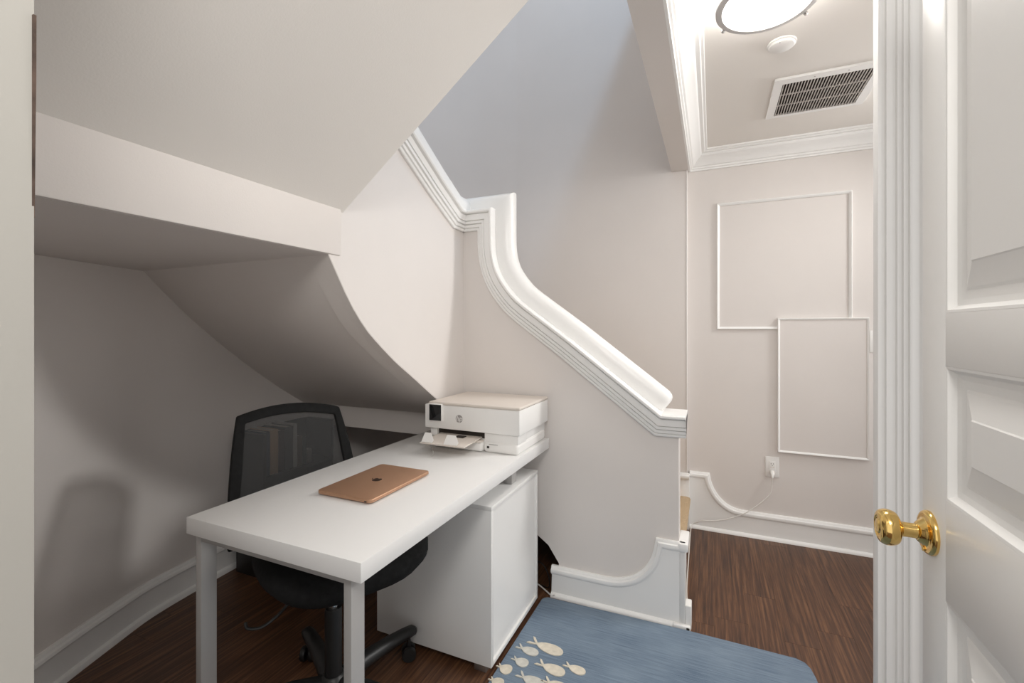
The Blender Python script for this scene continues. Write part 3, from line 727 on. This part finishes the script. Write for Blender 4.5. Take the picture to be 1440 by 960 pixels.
vt = thing('ceiling_vent', 'large white return air grille with dark slots on the hall ceiling', 'vent', (.453, 2.476, CZ))
VX0, VX1, VY0, VY1 = .284, .622, 2.322, 2.648
z0, z1 = CZ-.010, CZ
fr = bmesh.new()
for lo, hi in (((VX0-.035, VY0-.044, z0), (VX1+.035, VY0, z1)), ((VX0-.035, VY1, z0), (VX1+.035, VY1+.025, z1)), ((VX0-.035, VY0, z0), (VX0, VY1, z1)), ((VX1, VY0, z0), (VX1+.035, VY1, z1))): bm_box(lo, hi, 0, bm=fr)
under(vt, link('frame', fr, 'trim'))
under(vt, box('backing', (VX0, VY0, CZ-.0015), (VX1, VY1, CZ-.0002), 'dark'))
ns = 29; slat_me = None
for k in range(ns):
    x = VX0+(k+.5)*(VX1-VX0)/ns
    if slat_me is None:
        b = bm_box((-.0019, VY0, -.0035), (.0019, VY1, .0035)); bmesh.ops.rotate(b, cent=(0, 0, 0), matrix=Matrix.Rotation(R(10), 3, 'Y'), verts=b.verts[:])
        slat_me = bpy.data.meshes.new('slat'); b.to_mesh(slat_me); b.free(); slat_me.materials.append(M['slat'])
    o = bpy.data.objects.new('slat', slat_me); C.objects.link(o); o.parent = vt; o.matrix_parent_inverse = root_inv(vt); o.location = (x, 0, CZ-.007)
for k in (1, 2):
    y = VY0+(VY1-VY0)*k/3
    under(vt, box('crossbar', (VX0, y-.0013, CZ-.0095), (VX1, y+.0013, CZ-.003), 'slat'))
for x, y in ((.40, VY0-.022), (.52, VY0-.022)):
    under(vt, link('screw', bm_lathe([(.003, z0+.001), (.003, z0-.001)], 10, 'Z', (x, y, 0)), 'alum'))

# ------------------------------------------------------------------ outlet, switch, cords
ot = thing('wall_outlet', 'white wall outlet with a plug low on the hall end wall', 'outlet', (.322, HY, .429))
link('plate', bm_box((-.036, -.006, -.060), (.036, 0, .060), .003), 'plate', ot, smooth=True)
link('receptacle', bm_box((-.017, -.008, -.034), (.017, -.004, .034), .002), 'plate', ot, smooth=True)
for x in (-.006, .006): link('slot', bm_box((x-.001, -.0086, .016), (x+.001, -.0078, .023)), 'dark', ot)
link('slot', bm_lathe([(.002, -.0078), (.002, -.0086)], 10, 'Y', (0, 0, .009)), 'dark', ot)
for x in (-.006, .006): link('button', bm_box((x-.004, -.0088, -.003), (x+.004, -.0078, .001)), 'pbeige', ot)
cord = thing('power_cord', 'white power cord hanging from the outlet down to the hall baseboard', 'cord', (.322, HY-.02, .40))
pl = bm_tube([(.0, .012, .0), (-.001, -.006, -.002), (-.002, -.018, -.012), (-.003, -.022, -.026)], [.011, .012, .009, .005], 12)
link('plug', pl, 'plate', cord, smooth=50)
wp = [Vector(p)-Vector((.322, HY-.02, .40)) for p in [(.319, 3.040, .375), (.318, 3.050, .330), (.308, 3.045, .278), (.253, 3.04, .214), (.167, 3.035, .141), (.071, 3.035, .093), (-.01, 3.035, .070), (-.055, 3.035, .066), (-.085, 3.035, .050), (-.118, 3.035, .024), (-.122, 2.9, .006), (-.118, 2.6, .005), (-.112, 2.3, .005), (-.098, 2.16, .006)]]
link('wire', bm_tube(smooth_path(wp, 5), .0030, 8), 'cord', cord, smooth=True)

swi = thing('light_switch', 'white light switch plate beside the framed access panel', 'switch', (.825, HY, 1.175))
link('plate', bm_box((-.036, -.006, -.060), (.036, 0, .060), .003), 'plate', swi, smooth=True)
link('rocker', bm_box((-.016, -.010, -.033), (.016, -.005, .033), .002), 'plate', swi, smooth=True)

cc = thing('cord_cover', 'small white plastic cord cover at the knee wall corner', 'cord cover', (-.092, KY+.01, 0))
link('channel', bm_box((-.0125, -.026, .0), (.012, .030, .098), .004, 3), 'plate', cc, smooth=True)
link('channel_end', bm_box((-.060, -.046, .0), (.010, -.0255, .022), .006, 3), 'plate', cc, smooth=True)
link('opening', bm_box((-.006, -.0475, .006), (.006, -.0455, .018), .0006), 'dark', cc)

wc = tag(link('cable', bm_tube(smooth_path([(-.80, 2.08, .006), (-.76, 2.055, .010), (-.72, 2.030, .008), (-.69, 2.012, .005), (-.665, 2.000, .016)], 5), .0035, 8), 'cord', smooth=True), 'short white cable on the floor beside the dark opening', 'cable')
bc = tag(link('cable', bm_tube(smooth_path([(-.80, 2.07, .11), (-.755, 2.065, .115), (-.725, 2.06, .085), (-.712, 2.06, .04), (-.72, 2.06, .006), (-.76, 2.07, .006)], 5), .003, 8), 'black', smooth=True), 'black cable looping inside the dark opening by the cabinet', 'cable')
